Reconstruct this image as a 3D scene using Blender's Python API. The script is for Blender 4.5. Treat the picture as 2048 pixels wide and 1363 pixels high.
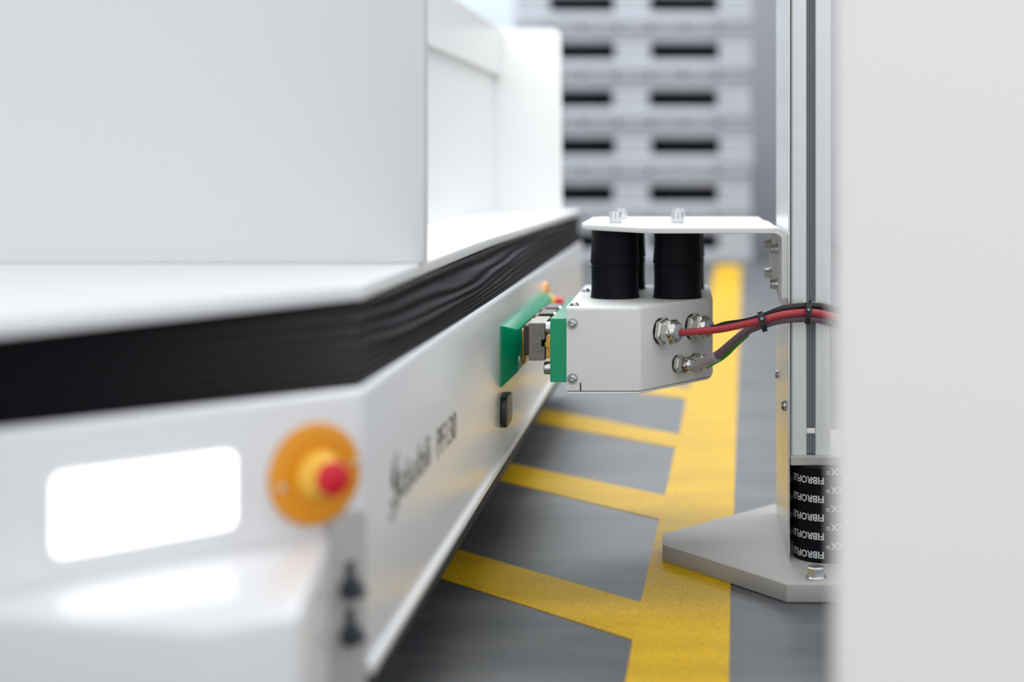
import bpy, bmesh, math, random
from mathutils import Vector, Matrix, noise
random.seed(7)
for o in list(bpy.data.objects): bpy.data.objects.remove(o)
sc = bpy.context.scene
COL = sc.collection
PI = math.pi

# ------------------------------------------------------------ camera
F = 3200.0            # focal length in pixels of the 2048 px wide frame
CX, CY = 1375.0, 340.0
H = 0.405             # lens height above the floor
cd = bpy.data.cameras.new('camera'); cam = bpy.data.objects.new('camera', cd); COL.objects.link(cam)
cam.location = (0, 0, H); cam.rotation_euler = (PI/2, 0, 0)
cd.sensor_width = 36; cd.lens = F/2048*36
cd.shift_x = (1024-CX)/2048; cd.shift_y = (CY-681.5)/2048
cd.clip_start = 0.02; cd.clip_end = 100
cd.dof.use_dof = True; cd.dof.focus_distance = 1.60; cd.dof.aperture_fstop = 2.7
sc.camera = cam

# ------------------------------------------------------------ light
w = bpy.data.worlds.new('hall_light'); sc.world = w; w.use_nodes = True
bg = w.node_tree.nodes['Background']; bg.inputs[0].default_value = (0.96, 0.98, 1.0, 1); bg.inputs[1].default_value = 0.97
def area(name, loc, rot, sx, sy, e, col=(1, 1, 1)):
    l = bpy.data.lights.new(name, 'AREA'); l.shape = 'RECTANGLE'; l.size = sx; l.size_y = sy; l.energy = e; l.color = col
    o = bpy.data.objects.new(name, l); COL.objects.link(o); o.location = loc; o.rotation_euler = rot
area('ceiling_strip_lamp', (-0.5, 2.25, 1.9), (0, 0, 0), 3.0, 0.30, 28, (1, 0.99, 0.97))
area('overhead_light', (-1.0, 6.2, 3.6), (0, 0, 0), 3.0, 1.5, 170, (0.95, 0.98, 1))
area('overhead_light', (-1.5, 9.8, 3.4), (0, 0, 0), 6.0, 0.6, 120, (0.95, 0.98, 1))  # wall wash added to brighten the back wall and its floor reflection
area('front_fill', (1.2, -3.2, 1.7), (math.radians(90), 0, 0), 4.0, 2.4, 22, (1, 0.99, 0.98))  # added fill behind the camera, lifts the faces turned towards it
vs = sc.view_settings; vs.view_transform = 'Standard'; vs.look = 'None'; vs.gamma = 1; vs.use_curve_mapping = False
vs.exposure = 0.27

# ------------------------------------------------------------ materials
def mat(name, col, rough=0.4, metal=0.0, bump=0.0, bscale=400, var=0.0, vscale=8, coat=0.0, emit=0, trans=0, spec=0.5):
    m = bpy.data.materials.new(name); m.use_nodes = True
    nt = m.node_tree; b = nt.nodes['Principled BSDF']
    b.inputs['Base Color'].default_value = (*col, 1); b.inputs['Roughness'].default_value = rough
    b.inputs['Metallic'].default_value = metal; b.inputs['Coat Weight'].default_value = coat
    b.inputs['Specular IOR Level'].default_value = spec
    if trans: b.inputs['Transmission Weight'].default_value = trans
    if emit:
        b.inputs['Emission Color'].default_value = (*col, 1); b.inputs['Emission Strength'].default_value = emit
    tc = nt.nodes.new('ShaderNodeTexCoord')
    if var:
        n = nt.nodes.new('ShaderNodeTexNoise'); n.inputs['Scale'].default_value = vscale; n.inputs['Detail'].default_value = 6
        nt.links.new(tc.outputs['Object'], n.inputs['Vector'])
        r = nt.nodes.new('ShaderNodeValToRGB')
        r.color_ramp.elements[0].position = 0.3; r.color_ramp.elements[1].position = 0.7
        r.color_ramp.elements[0].color = (*[c*(1-var) for c in col], 1)
        r.color_ramp.elements[1].color = (*[min(1, c*(1+var)) for c in col], 1)
        nt.links.new(n.outputs[0], r.inputs[0]); nt.links.new(r.outputs[0], b.inputs['Base Color'])
    if bump:
        n = nt.nodes.new('ShaderNodeTexNoise'); n.inputs['Scale'].default_value = bscale; n.inputs['Detail'].default_value = 3
        nt.links.new(tc.outputs['Object'], n.inputs['Vector'])
        bn = nt.nodes.new('ShaderNodeBump'); bn.inputs['Strength'].default_value = bump; bn.inputs['Distance'].default_value = 0.0005
        nt.links.new(n.outputs[0], bn.inputs['Height']); nt.links.new(bn.outputs[0], b.inputs['Normal'])
    return m
M = {}
M['white'] = mat('white_paint', (0.80, 0.81, 0.82), 0.32, bump=0.08, bscale=900)
M['body'] = mat('white_lacquer', (0.72, 0.73, 0.75), 0.22, bump=0.03, bscale=500)
M['panel'] = mat('satin_white_panel', (0.72, 0.725, 0.73), 0.45)
M['cover'] = mat('bright_white_panel', (0.93, 0.915, 0.905), 0.5)
M['powder'] = mat('powder_coat', (0.76, 0.77, 0.77), 0.42, bump=0.35, bscale=1500, var=0.03, vscale=900)
M['base'] = mat('grey_powder_coat', (0.40, 0.39, 0.375), 0.5, bump=0.5, bscale=1100, var=0.05, vscale=700)
M['rubber'] = mat('black_rubber', (0.005, 0.006, 0.009), 0.45, bump=0.1, bscale=300, spec=0.1)
M['bellows'] = mat('black_bellows_fabric', (0.003, 0.003, 0.005), 0.55, bump=0.1, bscale=900, spec=0.07)
M['black'] = mat('black_plastic', (0.012, 0.013, 0.014), 0.35)
M['gasket'] = mat('gasket', (0.01, 0.01, 0.01), 0.6)
M['green'] = mat('green_polymer', (0.0, 0.33, 0.16), 0.25, spec=0.5)
M['chrome'] = mat('nickel_plate', (0.62, 0.605, 0.58), 0.16, 1.0)
M['steel'] = mat('zinc_steel', (0.64, 0.66, 0.68), 0.26, 1.0)
M['zinc'] = mat('zinc_screw', (0.50, 0.52, 0.53), 0.22, 1.0)
M['contact'] = mat('contact_metal', (0.22, 0.205, 0.18), 0.42, 0.8, var=0.2, vscale=600)
M['dark_contact'] = mat('dark_contact_metal', (0.06, 0.048, 0.04), 0.45, 0.5)
M['brass'] = mat('brass', (0.62, 0.38, 0.09), 0.3, 1.0)
M['alu'] = mat('anodised_aluminium', (0.72, 0.74, 0.74), 0.38, 0.55, var=0.02, vscale=60)
M['sheet'] = mat('brushed_sheet', (0.70, 0.71, 0.72), 0.27, 0.8)
M['slot'] = mat('grey_slot_insert', (0.20, 0.215, 0.23), 0.4)
M['seal'] = mat('grey_seal', (0.33, 0.37, 0.42), 0.5)
M['whitepl'] = mat('white_plastic', (0.82, 0.82, 0.82), 0.4)
M['red_cable'] = mat('red_cable', (0.42, 0.035, 0.05), 0.4)
M['black_cable'] = mat('black_cable', (0.012, 0.013, 0.015), 0.4)
M['mauve_cable'] = mat('mauve_cable', (0.16, 0.105, 0.15), 0.42)
M['green_cable'] = mat('green_cable', (0.04, 0.30, 0.015), 0.4)
M['print'] = mat('printed_letters', (0.07, 0.07, 0.055), 0.5)
M['print_white'] = mat('white_print', (0.62, 0.64, 0.65), 0.5)
M['amber'] = mat('amber_plastic', (0.76, 0.29, 0.005), 0.30)
M['yellow_pl'] = mat('yellow_plastic', (0.88, 0.50, 0.05), 0.32)
M['red_pl'] = mat('red_plastic', (0.62, 0.004, 0.02), 0.35)
M['screen'] = mat('lit_display', (1, 1, 1), 0.3, emit=1.15)
M['lamp_red'] = M['red_pl']
M['pallet'] = mat('pale_pallet', (0.41, 0.43, 0.475), 0.6, var=0.08, vscale=5)
M['dark'] = mat('underside_dark', (0.03, 0.03, 0.035), 0.7)
M['wall'] = mat('pale_wall', (0.52, 0.58, 0.62), 0.8)
M['greywall'] = mat('grey_wall', (0.24, 0.245, 0.28), 0.6)
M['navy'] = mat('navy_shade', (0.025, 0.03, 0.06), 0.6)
M['slate'] = mat('slate_plastic', (0.035, 0.042, 0.052), 0.4)
M['tyre'] = mat('wheel_rubber', (0.03, 0.03, 0.03), 0.6)
# clear heat-shrink
M['clear'] = mat('clear_sleeve', (0.85, 0.83, 0.82), 0.06)
M['clear'].node_tree.nodes['Principled BSDF'].inputs['Alpha'].default_value = 0.30

def floor_mat(name, c1, c2, sp, rough, spec=0.5):
    m = bpy.data.materials.new(name); m.use_nodes = True; nt = m.node_tree; b = nt.nodes['Principled BSDF']
    tc = nt.nodes.new('ShaderNodeTexCoord')
    mp = nt.nodes.new('ShaderNodeMapping'); mp.inputs['Scale'].default_value = (0.6, 1.6, 1)
    nt.links.new(tc.outputs['Object'], mp.inputs[0])
    n = nt.nodes.new('ShaderNodeTexNoise'); n.inputs['Scale'].default_value = 9; n.inputs['Detail'].default_value = 9; n.inputs['Roughness'].default_value = 0.62
    nt.links.new(mp.outputs[0], n.inputs['Vector'])
    r = nt.nodes.new('ShaderNodeValToRGB'); r.color_ramp.elements[0].position = 0.36; r.color_ramp.elements[1].position = 0.66
    r.color_ramp.elements[0].color = (*c1, 1); r.color_ramp.elements[1].color = (*c2, 1)
    nt.links.new(n.outputs[0], r.inputs[0])
    n2 = nt.nodes.new('ShaderNodeTexNoise'); n2.inputs['Scale'].default_value = 420; n2.inputs['Detail'].default_value = 2
    nt.links.new(tc.outputs['Object'], n2.inputs['Vector'])
    r2 = nt.nodes.new('ShaderNodeValToRGB'); r2.color_ramp.elements[0].position = 0.33; r2.color_ramp.elements[1].position = 0.45
    r2.color_ramp.elements[0].color = (sp, sp, sp, 1); r2.color_ramp.elements[1].color = (1, 1, 1, 1)
    nt.links.new(n2.outputs[0], r2.inputs[0])
    mx = nt.nodes.new('ShaderNodeMix'); mx.data_type = 'RGBA'; mx.blend_type = 'MULTIPLY'; mx.inputs[0].default_value = 1
    nt.links.new(r.outputs[0], mx.inputs[6]); nt.links.new(r2.outputs[0], mx.inputs[7])
    nt.links.new(mx.outputs[2], b.inputs['Base Color'])
    b.inputs['Roughness'].default_value = rough; b.inputs['Specular IOR Level'].default_value = spec
    bn = nt.nodes.new('ShaderNodeBump'); bn.inputs['Strength'].default_value = 0.25; bn.inputs['Distance'].default_value = 0.0006
    nt.links.new(n2.outputs[0], bn.inputs['Height']); nt.links.new(bn.outputs[0], b.inputs['Normal'])
    return m
M['floor'] = floor_mat('grey_screed', (0.060, 0.067, 0.076), (0.108, 0.113, 0.119), 0.8, 0.42)
M['tape'] = floor_mat('yellow_floor_paint', (0.52, 0.31, 0.001), (0.62, 0.385, 0.002), 0.6, 0.5, 0.2)

# ------------------------------------------------------------ geometry helpers
def lk(name, me, m, parent=None, smooth=False, pos=None):
    """link mesh (built in world coordinates) as one object with its origin in its middle"""
    vs_ = [v.co for v in me.vertices]
    if pos is None:
        lo = Vector([min(v[i] for v in vs_) for i in range(3)]); hi = Vector([max(v[i] for v in vs_) for i in range(3)])
        pos = (lo+hi)/2; pos.z = lo.z
    me.transform(Matrix.Translation(-pos))
    if m: me.materials.append(m)
    if smooth:
        for p in me.polygons: p.use_smooth = True
        if smooth == 'auto':
            try: me.set_sharp_from_angle(angle=math.radians(35))
            except Exception: pass
    o = bpy.data.objects.new(name, me); COL.objects.link(o)
    o['wp'] = tuple(pos)
    if parent is not None:
        o.parent = parent; o.location = pos - Vector(parent['wp'])
    else: o.location = pos
    return o
def bm2(bm, name='mesh'):
    bmesh.ops.recalc_face_normals(bm, faces=bm.faces)
    me = bpy.data.meshes.new(name); bm.to_mesh(me); bm.free(); return me
def put(name, bm, m, parent=None, smooth='auto'): return lk(name, bm2(bm, name), m, parent, smooth)
def thing(name, label, cat, loc, group=None):
    o = bpy.data.objects.new(name, None); COL.objects.link(o); o.location = loc; o['wp'] = tuple(loc); o.empty_display_size = 0.05
    return tag(o, label, cat, group)
def tag(o, label, cat, group=None):
    o['label'] = label; o['category'] = cat
    if group: o['group'] = group
    return o
def struct(o): o['kind'] = 'structure'; return o

def a_box(bm, x0, x1, y0, y1, z0, z1, bev=0, seg=2, mtx=None):
    b = bmesh.new()
    r = bmesh.ops.create_cube(b, size=1)
    for v in b.verts:
        v.co = Vector(((x0+x1)/2+v.co.x*(x1-x0), (y0+y1)/2+v.co.y*(y1-y0), (z0+z1)/2+v.co.z*(z1-z0)))
    if bev: bmesh.ops.bevel(b, geom=b.edges[:], offset=bev, segments=seg, affect='EDGES', profile=0.5)
    if mtx: b.transform(mtx)
    merge(bm, b)
def merge(bm, b):
    me = bpy.data.meshes.new('t'); b.to_mesh(me); b.free(); bm.from_mesh(me); bpy.data.meshes.remove(me)
def a_prism(bm, pts, z0, z1, bev=0, seg=2, mtx=None):
    b = bmesh.new()
    lo = [b.verts.new((x, y, z0)) for x, y in pts]; hi = [b.verts.new((x, y, z1)) for x, y in pts]
    n = len(pts)
    b.faces.new(lo[::-1]); b.faces.new(hi)
    for i in range(n): b.faces.new((lo[i], lo[(i+1) % n], hi[(i+1) % n], hi[i]))
    bmesh.ops.recalc_face_normals(b, faces=b.faces)
    if bev: bmesh.ops.bevel(b, geom=b.edges[:], offset=bev, segments=seg, affect='EDGES', profile=0.5)
    if mtx: b.transform(mtx)
    merge(bm, b)
def a_lathe(bm, prof, n=32, mtx=None, close=True):
    """prof = (radius, height) along local z"""
    b = bmesh.new(); rings = []
    for r, h in prof:
        rings.append([b.verts.new((r*math.cos(2*PI*k/n), r*math.sin(2*PI*k/n), h)) for k in range(n)])
    for a, c in zip(rings, rings[1:]):
        for k in range(n): b.faces.new((a[k], a[(k+1) % n], c[(k+1) % n], c[k]))
    if close: b.faces.new(rings[0][::-1]); b.faces.new(rings[-1])
    if mtx: b.transform(mtx)
    merge(bm, b)
def orient(loc, axis, spin=0):
    axis = Vector(axis).normalized()
    return Matrix.Translation(Vector(loc)) @ axis.to_track_quat('Z', 'Y').to_matrix().to_4x4() @ Matrix.Rotation(spin, 4, 'Z')
def spline(pts, sub=10):
    P = [Vector(p) for p in pts]; P = [2*P[0]-P[1]]+P+[2*P[-1]-P[-2]]; out = []
    for i in range(1, len(P)-2):
        for k in range(sub):
            t = k/sub
            out.append(0.5*((2*P[i])+(-P[i-1]+P[i+1])*t+(2*P[i-1]-5*P[i]+4*P[i+1]-P[i+2])*t*t+(-P[i-1]+3*P[i]-3*P[i+1]+P[i+2])*t**3))
    out.append(P[-2]); return out
def a_tube(bm, path, r, n=14):
    b = bmesh.new(); rings = []; N = len(path)
    for i, p in enumerate(path):
        t = (path[min(i+1, N-1)]-path[max(i-1, 0)]).normalized()
        u = t.cross(Vector((0, 0, 1))); u.normalize(); v = t.cross(u)
        rr = r(i/(N-1)) if callable(r) else r
        rings.append([b.verts.new(p+(u*math.cos(2*PI*k/n)+v*math.sin(2*PI*k/n))*rr) for k in range(n)])
    for a, c in zip(rings, rings[1:]):
        for k in range(n): b.faces.new((a[k], a[(k+1) % n], c[(k+1) % n], c[k]))
    b.faces.new(rings[0][::-1]); b.faces.new(rings[-1])
    merge(bm, b)
def pt(px, py, Y): return Vector(((px-CX)/F*Y, Y, H-(py-CY)/F*Y))
def fl(px, py, z=0.0):
    Y = (H-z)*F/(py-CY); return ((px-CX)/F*Y, Y)
def rrect(w_, h_, r, n=6):
    out = []
    for cx_, cy_, a0 in ((w_/2-r, h_/2-r, 0), (-w_/2+r, h_/2-r, PI/2), (-w_/2+r, -h_/2+r, PI), (w_/2-r, -h_/2+r, 1.5*PI)):
        for k in range(n+1): out.append((cx_+r*math.cos(a0+k*PI/2/n), cy_+r*math.sin(a0+k*PI/2/n)))
    return out
def text_mesh(s, size, extrude=0.0, bold=0.0):
    cu = bpy.data.curves.new('txt', 'FONT'); cu.body = s; cu.size = size; cu.extrude = extrude; cu.resolution_u = 3; cu.offset = bold
    ob = bpy.data.objects.new('txt', cu); COL.objects.link(ob)
    dg = bpy.context.evaluated_depsgraph_get()
    me = bpy.data.meshes.new_from_object(ob.evaluated_get(dg)); bpy.data.objects.remove(ob); bpy.data.curves.remove(cu)
    return me

# ============================================================ SETTING
bm = bmesh.new(); a_box(bm, -14, 14, -6, 16, -0.1, 0); struct(put('floor', bm, M['floor'], smooth=False))
bm = bmesh.new(); a_box(bm, -14, 14, 11.0, 11.2, 0, 4.5); struct(put('wall_back', bm, M['wall'], smooth=False))
bm = bmesh.new(); a_box(bm, 0.335, 3.2, 8.6, 8.8, 0, 3.0); struct(put('wall_right', bm, M['greywall'], smooth=False))

# yellow ladder-shaped floor marking
TH = 0.0007
mk = thing('floor_marking', 'yellow painted floor stripe with cross bars on the grey floor', 'floor marking', (0.1, 2.0, 0))
Ledge = [(1220, 1500), (1250.6, 1363), (1265.3, 1279.8), (1281.3, 1204.6), (1318, 1038.6), (1329.8, 990.4), (1351, 895), (1357.8, 869.2), (1372.4, 797.3), (1388, 735), (1410, 640), (1431, 529)]
Redge = [(1482, 529), (1480.5, 641), (1476, 740), (1472, 880), (1467.8, 1027), (1461, 1173), (1457.7, 1363), (1457, 1500)]
bm = bmesh.new(); a_prism(bm, [fl(*p) for p in Ledge+Redge], 0, TH); put('long_stripe', bm, M['tape'], mk, False)
def bar(tl, tr, bl, br):
    # left ends pushed on under the vehicle
    def ext(a, b, k): a = Vector(fl(*a)); b = Vector(fl(*b)); return tuple(a+(a-b)*k)
    bm = bmesh.new(); a_prism(bm, [ext(tl, tr, 0.8), fl(*tr), fl(*br), ext(bl, br, 0.8)], 0, TH); put('cross_bar', bm, M['tape'], mk, False)
bar((892.4, 1092), (1281.3, 1204.6), (858.7, 1149.6), (1265.3, 1279.8))
bar((1040, 931), (1329.8, 990.4), (1040, 971), (1318, 1038.6))
bar((1078, 815.2), (1357.8, 869.2), (1062.5, 843.3), (1351, 895))
bar((1270, 764), (1378.5, 776), (1240, 778), (1372.4, 797.3))
bar((1240, 700), (1396, 704), (1240, 712), (1393, 718))

# ============================================================ PALLETS (far)
PY, PS = 6.93, F/6.93
px0, px1 = (1030-CX)/PS, (1505-CX)/PS
names = ['bottom pallet of the pale stack, resting on the floor', 'second pallet from the floor in the pale stack',
         'third pallet from the floor in the pale stack', 'fourth pallet from the floor in the pale stack',
         'fifth pallet from the floor in the pale stack', 'topmost visible pallet of the pale stack']
PIT = 0.2065
for i in range(6):
    dx = random.uniform(-0.008, 0.008)
    t = thing('pallet', names[i], 'pallet', ((px0+px1)/2+dx, PY+0.5, i*PIT), 'pale pallets stacked in the background')
    z = i*PIT; D = 1.0
    xs = [(px0, (1099-CX)/PS), ((1229-CX)/PS, (1301-CX)/PS), ((1438-CX)/PS, px1)]
    bm = bmesh.new(); a_box(bm, px0+dx, px1+dx, PY+0.01, PY+D, z+0.131, z+0.180, 0.008); put('top_frame', bm, M['pallet'], t)
    nb = 7; wd = (px1-px0)/nb
    for k in range(nb):
        bm = bmesh.new(); a_box(bm, px0+dx+k*wd+0.006, px0+dx+(k+1)*wd-0.006, PY, PY+D, z+0.180, z+0.2035, 0.004, 1); put('deck_board', bm, M['pallet'], t)
    for (a, b_) in xs:
        for y0 in (0, 0.42, 0.84):
            bm = bmesh.new(); a_box(bm, a+dx, b_+dx, PY+0.006+y0, PY+0.15+y0, z+0.057, z+0.131, 0.006, 1); put('block', bm, M['pallet'], t)
    for y0 in (0.0, 0.42, 0.84):
        bm = bmesh.new(); a_box(bm, px0+dx-0.004, px1+dx+0.004, PY+y0, PY+0.16+y0, z+0.001, z+0.057, 0.010); put('runner', bm, M['pallet'], t)
    # added dark sheet, its colour stands in for the shade inside the openings
    bm = bmesh.new(); a_box(bm, px0+0.06+dx, px1-0.06+dx, PY+0.3, PY+0.32, z+0.004, z+0.131); put('opening_shade', bm, M['navy'], t, False)

# ============================================================ VEHICLE
BX = -0.194; ZB, ZT = 0.103, 0.274
CY0 = 0.960
car = thing('transport_vehicle', 'white automated guided vehicle with a black bellows skirt under its deck, along the left', 'vehicle', (-0.6, 1.9, 0))
cor = Vector((BX, CY0)); q = math.sqrt(0.5)
def ch(t, off=0): return (cor.x - q*t + q*off, cor.y - q*t - q*off)   # point on the chamfered front face, off = outwards
bodypts = [(BX, CY0), (BX, 2.95), (-1.1, 2.95), (-1.1, ch(0.36)[1]), ch(0.36)]
bm = bmesh.new(); a_prism(bm, bodypts, ZB, ZT, 0.0045, 3); put('body', bm, M['body'], car)
# bottom lip + dark under-tray
bm = bmesh.new()
a_prism(bm, [(BX+0.0035, CY0+0.01), (BX+0.0035, 2.94), (BX-0.01, 2.94), (BX-0.01, CY0+0.01)], ZB-0.004, ZB+0.0035, 0.0012, 1)
put('bottom_lip', bm, M['white'], car)
bm = bmesh.new(); a_prism(bm, [(BX-0.03, CY0+0.05), (BX-0.03, 2.9), (-1.05, 2.9), (-1.05, 0.76), (BX-0.21, 0.80)], 0.035, ZB-0.002); put('under_tray', bm, M['dark'], car, False)
for wx in (BX-0.10, -0.95):
    for wy in (1.25, 2.65):
        bm = bmesh.new(); a_lathe(bm, [(0.040, 0), (0.048, 0.004), (0.048, 0.036), (0.040, 0.04)], 28, orient((wx-0.02, wy, 0.048), (1, 0, 0))); put('wheel', bm, M['tyre'], car)
# deck
d_f = Vector((-0.2125, 1.046)); dl = Vector((-0.348, 0.8095)); dleft = d_f+(dl-d_f)*1.35
def deckpts(g=0): return [(d_f.x+g, d_f.y-g*0.4), (-0.2177+g, 1.754), (-0.204+g, 3.02+g), (-1.1, 3.02+g), (-1.1, dleft.y-g), (dleft.x+g*0.4, dleft.y-g)]
bm = bmesh.new(); a_prism(bm, deckpts(), 0.320, 0.330, 0.0018, 2); put('deck_plate', bm, M['white'], car)
# bellows: loft between deck underside and body top
top = [Vector((-1.05, dleft.y+0.004)), Vector((dleft.x, dleft.y+0.004)), Vector((d_f.x-0.002, d_f.y+0.003)), Vector((-0.2195, 1.754)), Vector((-0.206, 3.005))]
bl = Vector(ch(0.36, -0.004))
bot = [Vector((-1.05, bl.y)), bl, Vector((BX-0.0035, CY0+0.004)), Vector((BX-0.0035, 1.70)), Vector((BX-0.0035, 2.945))]
segs = [14, 60, 150, 130]
path = []
for i, n_ in enumerate(segs):
    for k in range(n_+(1 if i == 3 else 0)):
        u = k/n_; path.append((top[i].lerp(top[i+1], u), bot[i].lerp(bot[i+1], u), i, u))
bm = bmesh.new(); NV = 84; FOLD = 9
grid = []
for idx, (T, B, i, u) in enumerate(path):
    # outward normal
    a = path[max(idx-1, 0)]; b_ = path[min(idx+1, len(path)-1)]
    tn = (b_[1]-a[1]).normalized(); nrm = Vector((tn.y, -tn.x))
    col = []
    L = idx*0.012
    Yc = B.y
    cornerfade = 1.0
    if i >= 2:
        dY = Yc-CY0
        cornerfade = min(1, max(0.12, dY/0.12))*min(1, max(0.15, (2.95-Yc)/0.5))
    for v in range(NV+1):
        t = v/NV
        base = B.lerp(T, t); z = ZT-0.001+(0.321-ZT+0.001)*t
        # upper pleats are wide and loose, lower ones tightly packed; they sag and drift along the side
        sag = 0.0; side = i >= 2
        if side:
            sag = cornerfade*math.sin(PI*t)*(0.10*math.sin(PI*min(1, (Yc-CY0)/1.1))+0.24*noise.noise(Vector((Yc*1.5, t*1.3, 3.1)))+0.04*noise.noise(Vector((Yc*5, t*4, 9.0))))
        tt = min(1, max(0, t+sag))
        ph = (1-(1-tt)**1.0)*0; ph = FOLD*(tt**0.62)
        fr = ph-math.floor(ph); tri = 0.5-0.5*math.cos(2*PI*fr)
        if side: amp = 0.0016+0.0052*max(0, t-0.15)*(0.8+1.2*noise.noise(Vector((Yc*1.7, math.floor(ph)*1.7, 0.5))))*cornerfade
        else: amp = 0.0013
        d = amp*tri*min(1, t/0.05)*min(1, (1-t)/0.05)
        if side: d += cornerfade*0.005*noise.noise(Vector((Yc*1.8, t*2.6, 7.7)))*math.sin(PI*t)
        p = base+nrm*(d-0.001)
        col.append(bm.verts.new((p.x, p.y, z)))
    grid.append(col)
for a, c in zip(grid, grid[1:]):
    for v in range(NV): bm.faces.new((a[v], c[v], c[v+1], a[v+1]))
put('bellows', bm, M['bellows'], car, True)

# lettering on the side
def side_text(s, y0, y1, zb, size, slant=0.0):
    me = text_mesh(s, size); xs = [v.co.x for v in me.vertices]; a, b_ = min(xs), max(xs)
    for v in me.vertices:
        u = (v.co.x-a)/(b_-a); v.co = Vector((BX+0.0004, y0+(y1-y0)*u, zb+v.co.y))
    lk('lettering', me, M['print'], car)
side_text('Stäubli', 1.048, 1.205, 0.1835, 0.0345)
side_text('PF130', 1.240, 1.340, 0.1815, 0.0330)
# flourish of the big S: swings down below the base line
bm = bmesh.new()
a_tube(bm, spline([(BX+0.0002, 1.045, 0.1765), (BX+0.0002, 1.052, 0.179), (BX+0.0002, 1.064, 0.184), (BX+0.0002, 1.066, 0.192), (BX+0.0002, 1.058, 0.201), (BX+0.0002, 1.056, 0.210), (BX+0.0002, 1.066, 0.2155)], 6), 0.0014, 8)
put('lettering', bm, M['print'], car)

# black oval cap on the side
bm = bmesh.new()
mt = Matrix.Translation((BX-0.001, 1.685, 0.153)) @ Matrix(((0, 0, 1, 0), (1, 0, 0, 0), (0, 1, 0, 0), (0, 0, 0, 1)))
a_prism(bm, rrect(0.060, 0.032, 0.011), 0, 0.0075, 0.0008, 2, mt); put('cap', bm, M['black'], car)

# green contact plate on the side (trapezoid section, chamfered near and far ends)
def vplate():
    bm = bmesh.new()
    x0, x1 = BX-0.001, -0.1769
    A = [(x0, 1.655, 0.2442), (x0, 1.655, 0.1806), (x0, 2.14, 0.1806), (x0, 2.14, 0.2442)]
    B = [(x0+0.003, 1.655, 0.2442), (x0+0.003, 1.655, 0.1806), (x0+0.003, 2.14, 0.1806), (x0+0.003, 2.14, 0.2442)]
    C = [(x1, 1.670, 0.2385), (x1, 1.670, 0.1948), (x1, 2.095, 0.1948), (x1, 2.095, 0.2385)]
    R = [[bm.verts.new(p) for p in L] for L in (A, B, C)]
    bm.faces.new(R[0]); bm.faces.new(R[2])
    for a, b_ in zip(R, R[1:]):
        for k in range(4): bm.faces.new((a[k], a[(k+1) % 4], b_[(k+1) % 4], b_[k]))
    bmesh.ops.recalc_face_normals(bm, faces=bm.faces)
    bmesh.ops.bevel(bm, geom=bm.edges[:], offset=0.0006, segments=1, affect='EDGES')
    return bm
vp = put('contact_plate', vplate(), M['green'], car); vp['label'] = 'green plastic contact plate'
for y0, y1 in ((1.712, 1.775), (1.81, 1.875), (1.91, 1.985)):
    bm = bmesh.new(); a_box(bm, -0.1775, -0.1735, y0, y1, 0.1975, 0.2355, 0.003, 3); c = put('contact_pad', bm, M['brass'], vp)
for y in (1.678, 2.04):
    bm = bmesh.new(); a_lathe(bm, [(0.004, 0), (0.004, 0.0014), (0.0025, 0.002)], 18, orient((-0.1775, y, 0.206), (1, 0, 0))); put('screw', bm, M['steel'], vp)

# emergency stops
def estop(P, n, front):
    n = Vector(n).normalized()
    par = bpy.data.objects.new('emergency_stop', None)
    bm = bmesh.new()
    a_lathe(bm, [(0.0298, -0.002), (0.0302, 0.001), (0.0290, 0.0045), (0.0262, 0.0058), (0.020, 0.0052), (0.0135, 0.0055)], 48, orient(P, n))
    e = put('emergency_stop', bm, M['amber'], car)
    bm = bmesh.new(); a_lathe(bm, [(0.0150, 0.0040), (0.0135, 0.009), (0.0105, 0.013), (0.0085, 0.0165)], 36, orient(P, n)); put('collar', bm, M['yellow_pl'], e)
    bm = bmesh.new(); a_lathe(bm, [(0.0075, 0.014), (0.0098, 0.0175), (0.0102, 0.0215), (0.0090, 0.0245), (0.005, 0.0262), (0.001, 0.0266)], 36, orient(P, n)); put('button', bm, M['red_pl'], e)
    if front:
        t = Vector((q, q, 0))
        for sgn, dz in ((-1, -0.004), (1, 0.004)):
            bm = bmesh.new(); a_lathe(bm, [(0.0024, 0.003), (0.0022, 0.0062), (0.0013, 0.0074), (0.0003, 0.0078)], 16, orient(Vector(P)+t*sgn*0.0245+Vector((0, 0, dz)), n)); put('screw', bm, M['chrome'], e)
c = ch(0.0345); estop((c[0], c[1], 0.2275), (q, -q, 0), True)
estop((BX, 2.16, 0.2245), (1, 0, 0), False)

# lit display on the chamfered face
fm = Matrix.Translation((*ch(0.1382, 0.0), 0.2266)) @ Matrix(((q, 0, q, 0), (q, 0, -q, 0), (0, 1, 0, 0), (0, 0, 0, 1)))
bm = bmesh.new(); a_prism(bm, rrect(0.1105, 0.0465, 0.0065), -0.001, 0.0016, 0.0006, 2, fm); put('display_frame', bm, M['white'], car)
bm = bmesh.new(); a_prism(bm, rrect(0.1035, 0.0425, 0.0055), 0.0012, 0.0024, 0, 1, fm); d = put('display', bm, M['screen'], car, False); d['label'] = 'lit white display'

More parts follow.
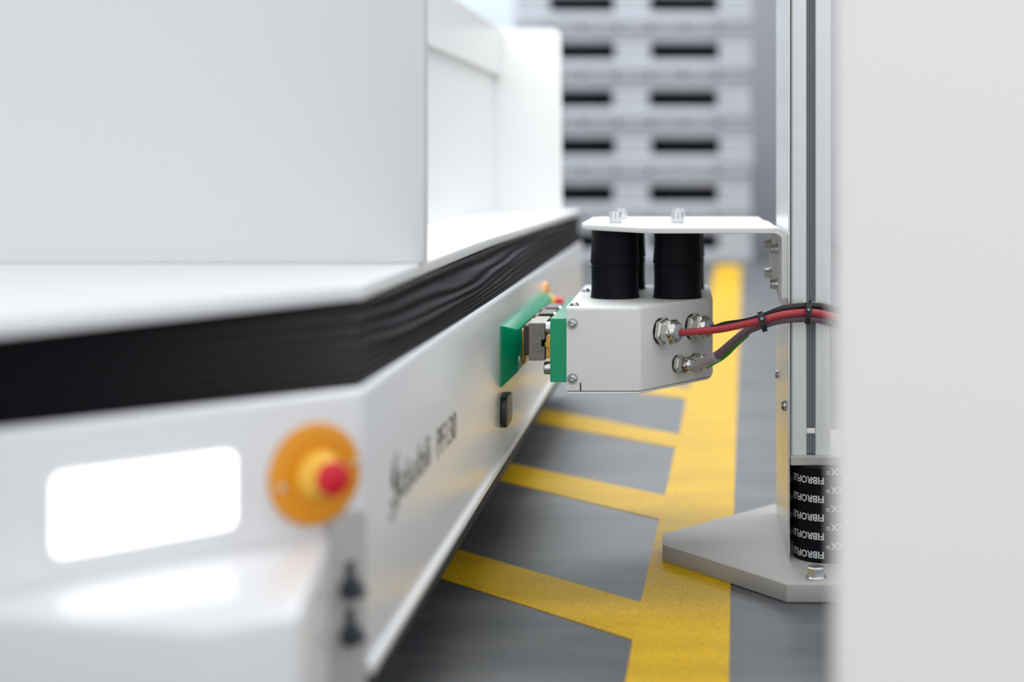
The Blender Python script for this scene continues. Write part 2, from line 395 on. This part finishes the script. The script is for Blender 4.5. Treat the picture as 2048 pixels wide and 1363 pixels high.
# scanner hood (lower front) and connector panel
ZH = 0.192
hood = [(-0.186, 0.768), (-0.2105, 0.944), ch(0.2635, 0.0), (-0.36, 0.770), (-0.329, 0.766), (-0.2262, 0.743)]
bm = bmesh.new(); a_prism(bm, hood, 0.045, ZH, 0.004, 3); put('scanner_hood', bm, M['body'], car)
cpm = Matrix.Translation((*ch(0.0135, 0.0), 0.131)) @ Matrix(((q, 0, q, 0), (q, 0, -q, 0), (0, 1, 0, 0), (0, 0, 0, 1)))
bm = bmesh.new(); a_prism(bm, rrect(0.026, 0.142, 0.003), -0.004, 0.0035, 0.0008, 2, cpm); cp = put('connector_panel', bm, M['base'], car); cp['label'] = 'grey connector panel'
for z_ in (0.1575, 0.1300):
    m2 = Matrix.Translation((*ch(0.0125, 0.003), z_)) @ Matrix(((q, 0, q, 0), (q, 0, -q, 0), (0, 1, 0, 0), (0, 0, 0, 1)))
    bm = bmesh.new(); a_lathe(bm, [(0.0072, 0), (0.0072, 0.004), (0.006, 0.006), (0.0035, 0.006), (0.0033, 0.014), (0.002, 0.016)], 24, m2)
    a_prism(bm, rrect(0.0058, 0.013, 0.002), 0, 0.0022, 0.0004, 1, m2 @ Matrix.Translation((0, 0.0095, 0)))
    put('connector', bm, M['slate'], cp)

# ============================================================ LOAD RACK on the deck
rk = thing('load_rack', 'tall white panelled load rack standing on the vehicle deck', 'rack', (-0.5, 1.9, 0.330))
fy = 3200/2493
bm = bmesh.new(); a_box(bm, -1.05, -0.211, fy, fy+0.018, 0.330, 1.0, 0.002, 2); put('front_panel', bm, M['panel'], rk)
# rear panel with rounded upper corner
ry = 2.955; pts = []
rx = -0.234; rz = 0.667; rr = 0.016
pts = [(-1.0, 0.330), (rx-0.002+0.004, 0.330)]
for k in range(7): a = k*PI/12; pts.append((rx-rr+rr*math.cos(a), rz-rr+rr*math.sin(a)))
pts.append((-1.0, rz))
bm = bmesh.new(); a_prism(bm, pts, 0, 0.016, 0.001, 1, Matrix.Translation((0, ry+0.016, 0)) @ Matrix.Rotation(PI/2, 4, 'X')); put('rear_panel', bm, M['white'], rk)
def slab(name, a, b_, z0, z1, th, m):
    a = Vector(a); b_ = Vector(b_); d = (b_-a).normalized(); n_ = Vector((-d.y, d.x))*th
    bm = bmesh.new(); a_prism(bm, [tuple(a), tuple(b_), tuple(b_+n_), tuple(a+n_)], z0, z1, 0.001, 1); return put(name, bm, m, rk)
slab('side_panel', (-0.385, fy+0.018), (-0.3575, ry), 0.330, rz-0.001, 0.012, M['white'])
slab('side_rail', (-0.373, fy+0.02), (-0.345, ry-0.002), 0.580, rz-0.0005, 0.0125, M['white'])

# ============================================================ CHARGING STATION
st = thing('charging_station', 'charging station: alloy post on a grey foot carrying a white contact box', 'charging station', (0.12, 1.62, 0))
# foot plate
ft = [(-0.0259, 1.657), (-0.0262, 1.707), (0.099, 1.8586), (0.19, 1.8586), (0.30, 1.72), (0.30, 1.62), (0.215, 1.497), (0.0926, 1.497)]
bm = bmesh.new(); a_prism(bm, ft, 0.0006, 0.0177, 0.0012, 2); foot = put('foot_plate', bm, M['base'], st); foot['label'] = 'grey powder coated foot plate'
def hexbolt(P, n, r, h, fr, parent, name='bolt', m=None, spin=0.2):
    bm = bmesh.new(); mt = orient(P, n, spin)
    a_lathe(bm, [(fr, 0), (fr, h*0.14), (fr*0.9, h*0.22)], 32, mt)
    a_lathe(bm, [(r, h*0.15), (r, h*0.9), (r*0.86, h)], 6, mt)
    return put(name, bm, m or M['steel'], parent)
hexbolt((0.122, 1.519, 0.0177), (0, 0, 1), 0.0088, 0.0115, 0.0100, foot, spin=0.35)
hexbolt((0.235, 1.60, 0.0177), (0, 0, 1), 0.0088, 0.0115, 0.0100, foot)

# rubber springs with wrapped lettering
def spring(cx_, cy_, parent):
    r = 0.033
    bm = bmesh.new(); a_lathe(bm, [(r-0.0015, 0.0177), (r, 0.0190), (r, 0.111), (r-0.0015, 0.1120)], 64, Matrix.Translation((cx_, cy_, 0)))
    o = put('rubber_spring', bm, M['rubber'], parent); o['label'] = 'black rubber column printed with white words'
    src = text_mesh('FIBROFLEX', 0.0094, bold=0.00022); reg = text_mesh('®', 0.0050, bold=0.0001)
    xs = [v.co.x for v in src.vertices]; x0 = min(xs); x1 = max(xs); k = 0.0465/(x1-x0)
    verts = []; faces = []
    th_end = 0.0510/r
    for row in range(6):
        for colm in range(3):
            z0 = H-(936-CY)/2047 - row*0.0183
            th0 = math.radians(-9)
            if colm: th0 = math.radians(-9)+colm*(th_end+0.06); z0 -= 0.0183/2 if colm == 1 else 0
            if z0-0.0 < 0.023 and colm == 1: continue
            n0 = len(verts)
            for v in src.vertices:
                u = (v.co.x-x0)*k; th = th0-u/r
                z_ = z0-v.co.y+0.0068
                z_ = min(z_, 0.1118)
                verts.append((cx_+(r+0.00025)*math.sin(th), cy_-(r+0.00025)*math.cos(th), z_))
            for p in src.polygons: faces.append([n0+i for i in p.vertices])
            n0 = len(verts)
            for v in reg.vertices:
                th = th0-(0.0472+v.co.x)/r
                verts.append((cx_+(r+0.00025)*math.sin(th), cy_-(r+0.00025)*math.cos(th), min(0.1118, z0-v.co.y+0.0068-0.0024)))
            for p in reg.polygons: faces.append([n0+i for i in p.vertices])
    me = bpy.data.meshes.new('lettering'); me.from_pydata(verts, [], faces); me.update()
    lk('lettering', me, M['print_white'], o, False)
spring(0.1395, 1.608, st); spring(0.1365, 1.700, st)
spring(0.2200, 1.608, st)
# support plate above the springs
bm = bmesh.new(); a_box(bm, 0.1025, 0.262, 1.588, 1.755, 0.1120, 0.1205, 0.0006, 1); put('support_plate', bm, M['base'], st)
# aluminium profile with T slots
def profile(bm, cx_, cy_, z0, z1):
    a = 0.020; s = 0.0043; d = 0.0030; tw = 0.0085; td = 0.0125; c = 0.0016
    q1 = [(-a+c, -a), (-s-0.0009, -a), (-s, -a+0.0009), (-s, -a+d), (-tw, -a+d), (-tw, -a+d+0.002), (-0.005, -a+td), (0.005, -a+td), (tw, -a+d+0.002), (tw, -a+d), (s, -a+d), (s, -a+0.0009), (s+0.0009, -a), (a-c, -a)]
    pts_ = []
    for k in range(4):
        cs, sn = [(1, 0), (0, 1), (-1, 0), (0, -1)][k]
        pts_ += [(cx_+x*cs-y*sn, cy_+x*sn+y*cs) for x, y in q1]
    a_prism(bm, pts_, z0, z1)
bm = bmesh.new(); profile(bm, 0.1235, 1.620, 0.1205, 1.05); pf = put('post_profile', bm, M['alu'], st, False)
def insert(z0, z1):
    bm = bmesh.new(); pts_ = [(0.1195, 1.612)]
    X0, X1 = 0.1194, 0.1276
    pts_ = [(X0, 1.609), (X1, 1.609), (X1, 1.602), (X1-0.0007, 1.6008), (X1-0.0016, 1.6008), (X1-0.0022, 1.6028), (X1-0.0033, 1.6028), (X1-0.0037, 1.6014), (X0+0.0037, 1.6014), (X0+0.0033, 1.6028), (X0+0.0022, 1.6028), (X0+0.0016, 1.6008), (X0+0.0007, 1.6008), (X0, 1.602)]
    a_prism(bm, pts_, z0, z1); put('slot_insert', bm, M['slot'], pf, False)
insert(0.2735, 1.05); insert(0.1475, 0.2655); insert(0.1215, 0.1415)
bm = bmesh.new(); a_box(bm, 0.1193, 0.1277, 1.6003, 1.609, 0.1415, 0.1470, 0.0008, 1); put('slot_plug', bm, M['whitepl'], pf)
# side sheet
bm = bmesh.new(); a_box(bm, 0.1003, 0.1020, 1.592, 1.809, 0.0177, 1.05, 0.0003, 1); sh = put('side_sheet', bm, M['sheet'], st, False); sh['label'] = 'shiny sheet metal side plate'
def dome(P, n, r, parent, m=None, washer=0):
    bm = bmesh.new(); mt = orient(P, n)
    if washer: a_lathe(bm, [(washer, 0), (washer, 0.0008)], 32, mt)
    h0 = 0.0008 if washer else 0
    a_lathe(bm, [(r, h0), (r*0.98, h0+r*0.2), (r*0.8, h0+r*0.5), (r*0.48, h0+r*0.66), (r*0.45, h0+r*0.4), (r*0.1, h0+r*0.38)], 24, mt)
    return put('screw', bm, m or M['zinc'], parent)
dome((0.1003, 1.645, H-(811-CY)/1945), (-1, 0, 0), 0.0058, sh)
dome((0.1003, 1.775, H-(749-CY)/1803), (-1, 0, 0), 0.0048, sh)

# angle bracket: horizontal plate, bend, vertical leg
zt, zb_ = H-0.058, H-0.0635; XR = 0.1003
bm = bmesh.new()
plate = [(-0.1155, 1.745), (-0.1165, 1.955), (-0.110, 1.975), (0.088, 1.975), (0.088, 1.603), (-0.040, 1.603), (-0.107, 1.700)]
a_prism(bm, plate, zb_, zt, 0.0008, 2)
def bent(bm):
    R1 = 0.0125; th = 0.0057; b = bmesh.new(); sec = []
    for k in range(9):
        a = PI/2*k/8; sec.append((XR-R1+R1*math.sin(a), zt-R1+R1*math.cos(a)))
    inner = [(XR-R1+(R1-th)*math.sin(PI/2*k/8), zt-R1+(R1-th)*math.cos(PI/2*k/8)) for k in range(8, -1, -1)]
    loop = [(0.0872, zt)]+sec+[(XR, 0.277), (XR-th, 0.277)]+inner+[(0.0872, zt-th)]
    A = [b.verts.new((x, 1.603, z)) for x, z in loop]; B = [b.verts.new((x, 1.84, z)) for x, z in loop]
    n_ = len(loop)
    b.faces.new(A); b.faces.new(B[::-1])
    for i in range(n_): b.faces.new((A[i], B[i], B[(i+1) % n_], A[(i+1) % n_]))
    merge(bm, b)
bent(bm)
# small angled foot of the leg
a_prism(bm, [(1.603, 0.2775), (1.70, 0.2775), (1.66, 0.268), (1.609, 0.268)], XR-0.0057, XR-0.0002, 0, 1, Matrix(((0, 0, 1, 0), (1, 0, 0, 0), (0, 1, 0, 0), (0, 0, 0, 1))))
br = put('angle_bracket', bm, M['powder'], st); br['label'] = 'white sheet metal angle bracket'
for (yy, z_) in ((1.684, 0.3220), (1.684, 0.2850), (1.812, 0.3210), (1.812, 0.2880)):
    P = (XR-0.0057, yy, z_)
    bm = bmesh.new(); mt = orient(P, (-1, 0, 0)); a_lathe(bm, [(0.0066, 0), (0.0066, 0.0022)], 28, mt); a_lathe(bm, [(0.0052, 0.0022), (0.0054, 0.0066), (0.0044, 0.0076), (0.0028, 0.0076), (0.0028, 0.005), (0.0005, 0.005)], 24, mt)
    put('bolt', bm, M['steel'], br)
# buffer bolts on the plate
BUF = [(-0.0777, 1.7145), (-0.0107, 1.7145), (-0.0745, 1.845), (-0.0065, 1.845)]
BB = [(-0.0786, 1.742), (-0.0109, 1.742), (-0.0777, 1.872), (-0.0100, 1.872)]
for (x, y) in BB:
    bm = bmesh.new(); mt = orient((x, y, zt), (0, 0, 1), 0.3)
    a_lathe(bm, [(0.0078, 0), (0.0078, 0.0016)], 28, mt)
    pr = []
    b = bmesh.new(); n_ = 28
    rings = []
    for rr_, h_ in ((0.0068, 0.0014), (0.0070, 0.002), (0.0070, 0.0118), (0.0062, 0.0128), (0.0038, 0.0128), (0.0038, 0.008)):
        rings.append([b.verts.new(((rr_*(0.90 if (k % 2 and h_ < 0.012) else 1))*math.cos(2*PI*k/n_), (rr_*(0.90 if (k % 2 and h_ < 0.012) else 1))*math.sin(2*PI*k/n_), h_)) for k in range(n_)])
    for a, c in zip(rings, rings[1:]):
        for k in range(n_): b.faces.new((a[k], a[(k+1) % n_], c[(k+1) % n_], c[k]))
    b.faces.new(rings[-1]); b.transform(mt); merge(bm, b)
    put('socket_bolt', bm, M['steel'], br)
# rubber buffers
ZBT = 0.2685
for (x, y) in BUF:
    h = zb_-ZBT; r = 0.0263
    pr = [(r*0.99, 0), (r*1.0, 0.0008), (r*0.985, 0.003), (r*0.965, h*0.12), (r*0.955, h*0.28), (r*0.965, h*0.42), (r*0.985, h*0.475), (r*0.955, h*0.49), (r*0.955, h*0.505), (r*1.005, h*0.515), (r*0.985, h*0.6), (r*0.965, h*0.72), (r*0.955, h*0.84), (r*0.965, h*0.96), (r*0.955, h)]
    bm = bmesh.new(); a_lathe(bm, pr, 56, Matrix.Translation((x, y, ZBT))); put('rubber_buffer', bm, M['rubber'], st)

# contact box
bx = [(-0.121, 1.60), (-0.0475, 1.60), (0.0240, 1.715), (0.0275, 1.735), (0.0275, 1.905), (-0.121, 1.905)]
def rounded_housing():
    b = bmesh.new(); lo = [b.verts.new((x, y, 0.1845)) for x, y in bx]; hi = [b.verts.new((x, y, ZBT)) for x, y in bx]; n_ = len(bx)
    b.faces.new(lo[::-1]); b.faces.new(hi)
    for i in range(n_): b.faces.new((lo[i], lo[(i+1) % n_], hi[(i+1) % n_], hi[i]))
    bmesh.ops.recalc_face_normals(b, faces=b.faces)
    es = [e for e in b.edges if not (abs(e.verts[0].co.z-0.1845) < 1e-6 and abs(e.verts[1].co.z-0.1845) < 1e-6)]
    es = [e for e in es if not all(abs(v.co.x+0.121) < 1e-6 for v in e.verts)]
    bmesh.ops.bevel(b, geom=es, offset=0.0045, segments=5, affect='EDGES', profile=0.5)
    return b
hs = put('box_housing', rounded_housing(), M['powder'], st); hs['label'] = 'white powder coated contact box'
# bottom cover, a thin plate with a shadow gap
def inset(pts_, g):
    c_ = Vector((sum(p[0] for p in pts_)/len(pts_), sum(p[1] for p in pts_)/len(pts_)))
    return [tuple(c_+(Vector(p)-c_)*(1-g)) for p in pts_]
bm = bmesh.new(); a_prism(bm, inset(bx, 0.02), 0.1835, 0.1846); put('cover_gasket', bm, M['gasket'], hs, False)
bm = bmesh.new(); a_prism(bm, [(-0.1205, 1.599), (-0.049, 1.599), (0.0225, 1.7135), (0.026, 1.735), (0.026, 1.90), (-0.1205, 1.90)], 0.1813, 0.1836, 0.0004, 1); put('bottom_cover', bm, M['powder'], hs)
bm = bmesh.new(); a_box(bm, -0.1075, -0.1063, 1.5996, 1.604, 0.1845, 0.1925); put('relief_slot', bm, M['gasket'], hs, False)
for (z_) in (0.2515, 0.1965): dome((-0.1150, 1.60, z_), (0, -1, 0), 0.0042, hs, M['zinc'], 0.0055)
dome((-0.1140, 1.612, ZBT), (0, 0, 1), 0.0042, hs, M['zinc'], 0.0055)
dome((-0.1140, 1.800, ZBT), (0, 0, 1), 0.0042, hs, M['zinc'], 0.0055)

# green carrier plate and contacts of the box
bm = bmesh.new(); a_box(bm, -0.1375, -0.1205, 1.601, 1.88, 0.1930, 0.2565, 0.0005, 1); gp = put('carrier_plate', bm, M['green'], st); gp['label'] = 'green plastic carrier plate'
first = True
for y0 in (1.618, 1.725, 1.80):
    D = 0.075 if first else 0.055
    mm = M['contact'] if first else M['dark_contact']
    bm = bmesh.new(); a_prism(bm, [(-0.1605, 0.2125), (-0.1450, 0.2125), (-0.1450, 0.2190), (-0.1485, 0.2190), (-0.1485, 0.2310), (-0.1440, 0.2310), (-0.1440, 0.2505), (-0.1605, 0.2505)][:] if False else
        [(-0.1605, 0.2125), (-0.1440, 0.2125), (-0.1440, 0.2265), (-0.1475, 0.2265), (-0.1475, 0.2335), (-0.1440, 0.2335), (-0.1440, 0.2505), (-0.1605, 0.2505)],
        0, D, 0.0006, 1, Matrix.Translation((0, y0+D, 0)) @ Matrix.Rotation(PI/2, 4, 'X'))
    cb = put('contact_block', bm, mm, gp)
    bm = bmesh.new(); a_box(bm, -0.1675, -0.1600, y0+0.014, y0+D-0.008, 0.2160, 0.2470, 0.0015, 1); put('contact_tip', bm, M['dark_contact'], cb)
    bm = bmesh.new(); a_box(bm, -0.1442, -0.1374, y0+0.003, y0+D-0.003, 0.2145, 0.2365, 0.001, 1)
    a_lathe(bm, [(0.0045, 0), (0.0045, 0.003), (0.0038, 0.0036)], 20, orient((-0.1402, y0+0.004, 0.2290), (0, -1, 0)))
    put('brass_bar', bm, M['brass'], cb)
    bm = bmesh.new()
    for z_ in (0.2445, 0.2040):
        if not first and z_ < 0.22: continue
        bm = bmesh.new(); a_lathe(bm, [(0.0052, 0), (0.0064, 0.0008), (0.0066, 0.0086)], 28, orient((-0.1458, y0+0.002+0.007, z_), (1, 0, 0)))
        put('cap_screw', bm, M['steel'], cb)
    first = False

# cable glands on the angled face
FN = Vector((0.115, -0.0715, 0)).normalized()
def face_pt(u, z): return Vector((-0.0475+0.0715*u, 1.6+0.115*u, z))+FN*0.0002
def gland(u, z, r, L):
    P = face_pt(u, z)
    g0 = None
    bm = bmesh.new(); a_lathe(bm, [(r*0.98, 0), (r*0.98, L*0.07)], 32, orient(P, FN)); g0 = put('cable_gland', bm, M['gasket'], st)
    mt = orient(P, FN, 0.3)
    bm = bmesh.new()
    a_lathe(bm, [(r*0.97, L*0.07), (r*1.05, L*0.10), (r*1.05, L*0.28), (r*0.96, L*0.32)], 6, mt)
    a_lathe(bm, [(r*0.84, L*0.30), (r*0.84, L*0.50)], 32, mt)
    put('hex_body', bm, M['chrome'], g0)
    mt = orient(P, FN, 0.05); bm = bmesh.new()
    a_lathe(bm, [(r*0.93, L*0.48), (r*1.02, L*0.52), (r*1.02, L*0.70), (r*0.92, L*0.76)], 6, mt)
    a_lathe(bm, [(r*0.88, L*0.70), (r*0.87, L*0.82), (r*0.78, L*0.92), (r*0.66, L*0.98), (r*0.58, L)], 36, mt, True)
    put('dome_nut', bm, M['chrome'], g0)
    bm = bmesh.new(); a_lathe(bm, [(r*0.58, L*0.95), (r*0.60, L*1.005), (r*0.50, L*1.06), (r*0.32, L*1.08)], 32, mt); put('seal_insert', bm, M['seal'], g0)
    return P+FN*L
g1 = gland(0.272, 0.2410, 0.0138, 0.0225)
g2 = gland(0.723, 0.2404, 0.0138, 0.0225)
g3 = gland(0.505, 0.2045, 0.0092, 0.0200)
g4 = gland(0.760, 0.2030, 0.0092, 0.0180)

# ============================================================ CABLES
def cable(name, pts_, r, m, label, cat='cable'):
    bm = bmesh.new(); a_tube(bm, spline(pts_, 12), r, 16); o = put(name, bm, m, None, True); return tag(o, label, cat)
RY = 1.588
red = [g1-FN*0.004, g1+FN*0.006, pt(1400, 662, 1.600), pt(1440, 658, 1.590), pt(1485, 649, 1.582), pt(1524, 640, 1.576), pt(1565, 629, 1.573), pt(1615, 624, 1.574), pt(1650, 629, 1.580), pt(1700, 645, 1.60), pt(1760, 680, 1.62), Vector((0.27, 1.50, 0.2)), Vector((0.31, 1.15, 0.19)), Vector((0.32, 0.85, 0.2)), Vector((0.32, 0.724, 0.2))]
cable('power_cable', red, 0.0036, M['red_cable'], 'red power cable running from the front gland to the post')
blk = [g2-FN*0.004, g2+FN*0.005, pt(1450, 649, 1.655), pt(1490, 643, 1.625), pt(1524, 633.5, 1.596), pt(1565, 618, 1.582), pt(1615, 611, 1.580), pt(1650, 614, 1.586), pt(1700, 630, 1.61), pt(1760, 666, 1.63), Vector((0.27, 1.50, 0.22)), Vector((0.31, 1.15, 0.21)), Vector((0.32, 0.85, 0.22)), Vector((0.32, 0.724, 0.22))]
cable('power_cable', blk, 0.0034, M['black_cable'], 'black power cable looping above the red one')
mv = [g3-FN*0.004, g3+FN*0.004, pt(1412, 720, 1.640), pt(1436, 708, 1.630), pt(1465, 684, 1.615), pt(1494, 662, 1.600), pt(1524, 649.5, 1.585), pt(1565, 639, 1.581), pt(1615, 636, 1.580), pt(1650, 641, 1.586), pt(1700, 658, 1.61), pt(1760, 692, 1.63), Vector((0.27, 1.50, 0.18)), Vector((0.31, 1.15, 0.17)), Vector((0.32, 0.85, 0.18)), Vector((0.32, 0.724, 0.18))]
cable('signal_cable', mv, lambda t: 0.0040, M['mauve_cable'], 'mauve grey signal cable rising from the small lower gland')
gn = [pt(1418, 727, 1.648), pt(1437, 717, 1.640), pt(1452, 706, 1.632), pt(1470, 688, 1.622), pt(1492, 668, 1.606)]
cable('earth_wire', gn, 0.0036, M['green_cable'], 'short green wire beside the mauve cable behind the clear sleeve')
slv = [g3+FN*0.0005, g3+FN*0.006, pt(1410, 722.5, 1.640), pt(1434, 712.5, 1.631)]
bm = bmesh.new(); a_tube(bm, spline(slv, 8), lambda t: 0.0050+0.0008*t, 20)
tag(put('clear_sleeve', bm, M['clear'], None, True), 'clear shrink sleeve around the mauve cable at the lower gland', 'sleeve')
# cable ties
def tie(px_, py_, Y, ang, h, wd_, label, dp=0.0092):
    P = pt(px_, py_, Y); s = 3200/Y
    t = thing('cable_tie', label, 'cable tie', P)
    mt = Matrix.Translation(P) @ Matrix.Rotation(ang, 4, 'Y')
    # strap: rounded loop
    b = bmesh.new(); out = rrect(dp*2, h, dp*0.9, 6); inn = rrect(dp*2-0.0016, h-0.0016, dp*0.9-0.0008, 6)
    A = [[b.verts.new((sx, p[0], p[1])) for p in L] for sx in (-wd_/2, wd_/2) for L in (out, inn)]
    n_ = len(out); o0, i0, o1, i1 = A
    for k in range(n_):
        k2 = (k+1) % n_
        b.faces.new((o0[k], o0[k2], o1[k2], o1[k])); b.faces.new((i0[k], i1[k], i1[k2], i0[k2]))
        b.faces.new((o0[k], i0[k], i0[k2], o0[k2])); b.faces.new((o1[k], o1[k2], i1[k2], i1[k]))
    b.transform(mt); put('strap', b, M['black'], t)
    bm = bmesh.new(); a_box(bm, -wd_*0.72, wd_*0.72, -dp-0.0026, -dp+0.0006, h*0.10, h*0.10+0.0052, 0.0005, 1, mt)
    hd = put('tie_head', bm, M['black'], t)
    bm = bmesh.new(); a_box(bm, -wd_*0.3, wd_*0.3, -dp-0.0030, -dp-0.0024, h*0.10+0.0012, h*0.10+0.0036, 0, 1, mt); put('tie_opening', bm, M['seal'], hd, False)
tie(1525, 643, 1.581, math.radians(-15), 0.0205, 0.0050, 'black cable tie around the cables left of the post')
tie(1615.5, 626, 1.577, math.radians(2), 0.0220, 0.0044, 'black cable tie holding the cables to the post slot')
bm = bmesh.new(); a_box(bm, 0.1160, 0.1290, 1.5935, 1.6005, 0.2655, 0.2735, 0.0008, 1); mtn = put('tie_mount', bm, M['whitepl'], pf)
bm = bmesh.new(); a_box(bm, 0.1206, 0.1232, 1.5918, 1.5936, 0.2600, 0.2760, 0.0003, 1)
tag(put('tie_strap', bm, M['black']), 'black strap end standing up above the tie on the post slot', 'strap')

# ============================================================ RIGHT-HAND PANEL (near)
pn = thing('cover_panel', 'tall smooth white cover panel standing close at the right edge', 'panel', (0.2, 0.72, 0))
bm = bmesh.new(); a_box(bm, 0.0645, 0.42, 0.700, 0.716, 0.0, 0.90, 0.006, 5); put('panel_skin', bm, M['cover'], pn)
bm = bmesh.new(); a_box(bm, 0.074, 0.41, 0.712, 0.722, 0.004, 0.89, 0.001, 1); put('panel_core', bm, M['white'], pn)
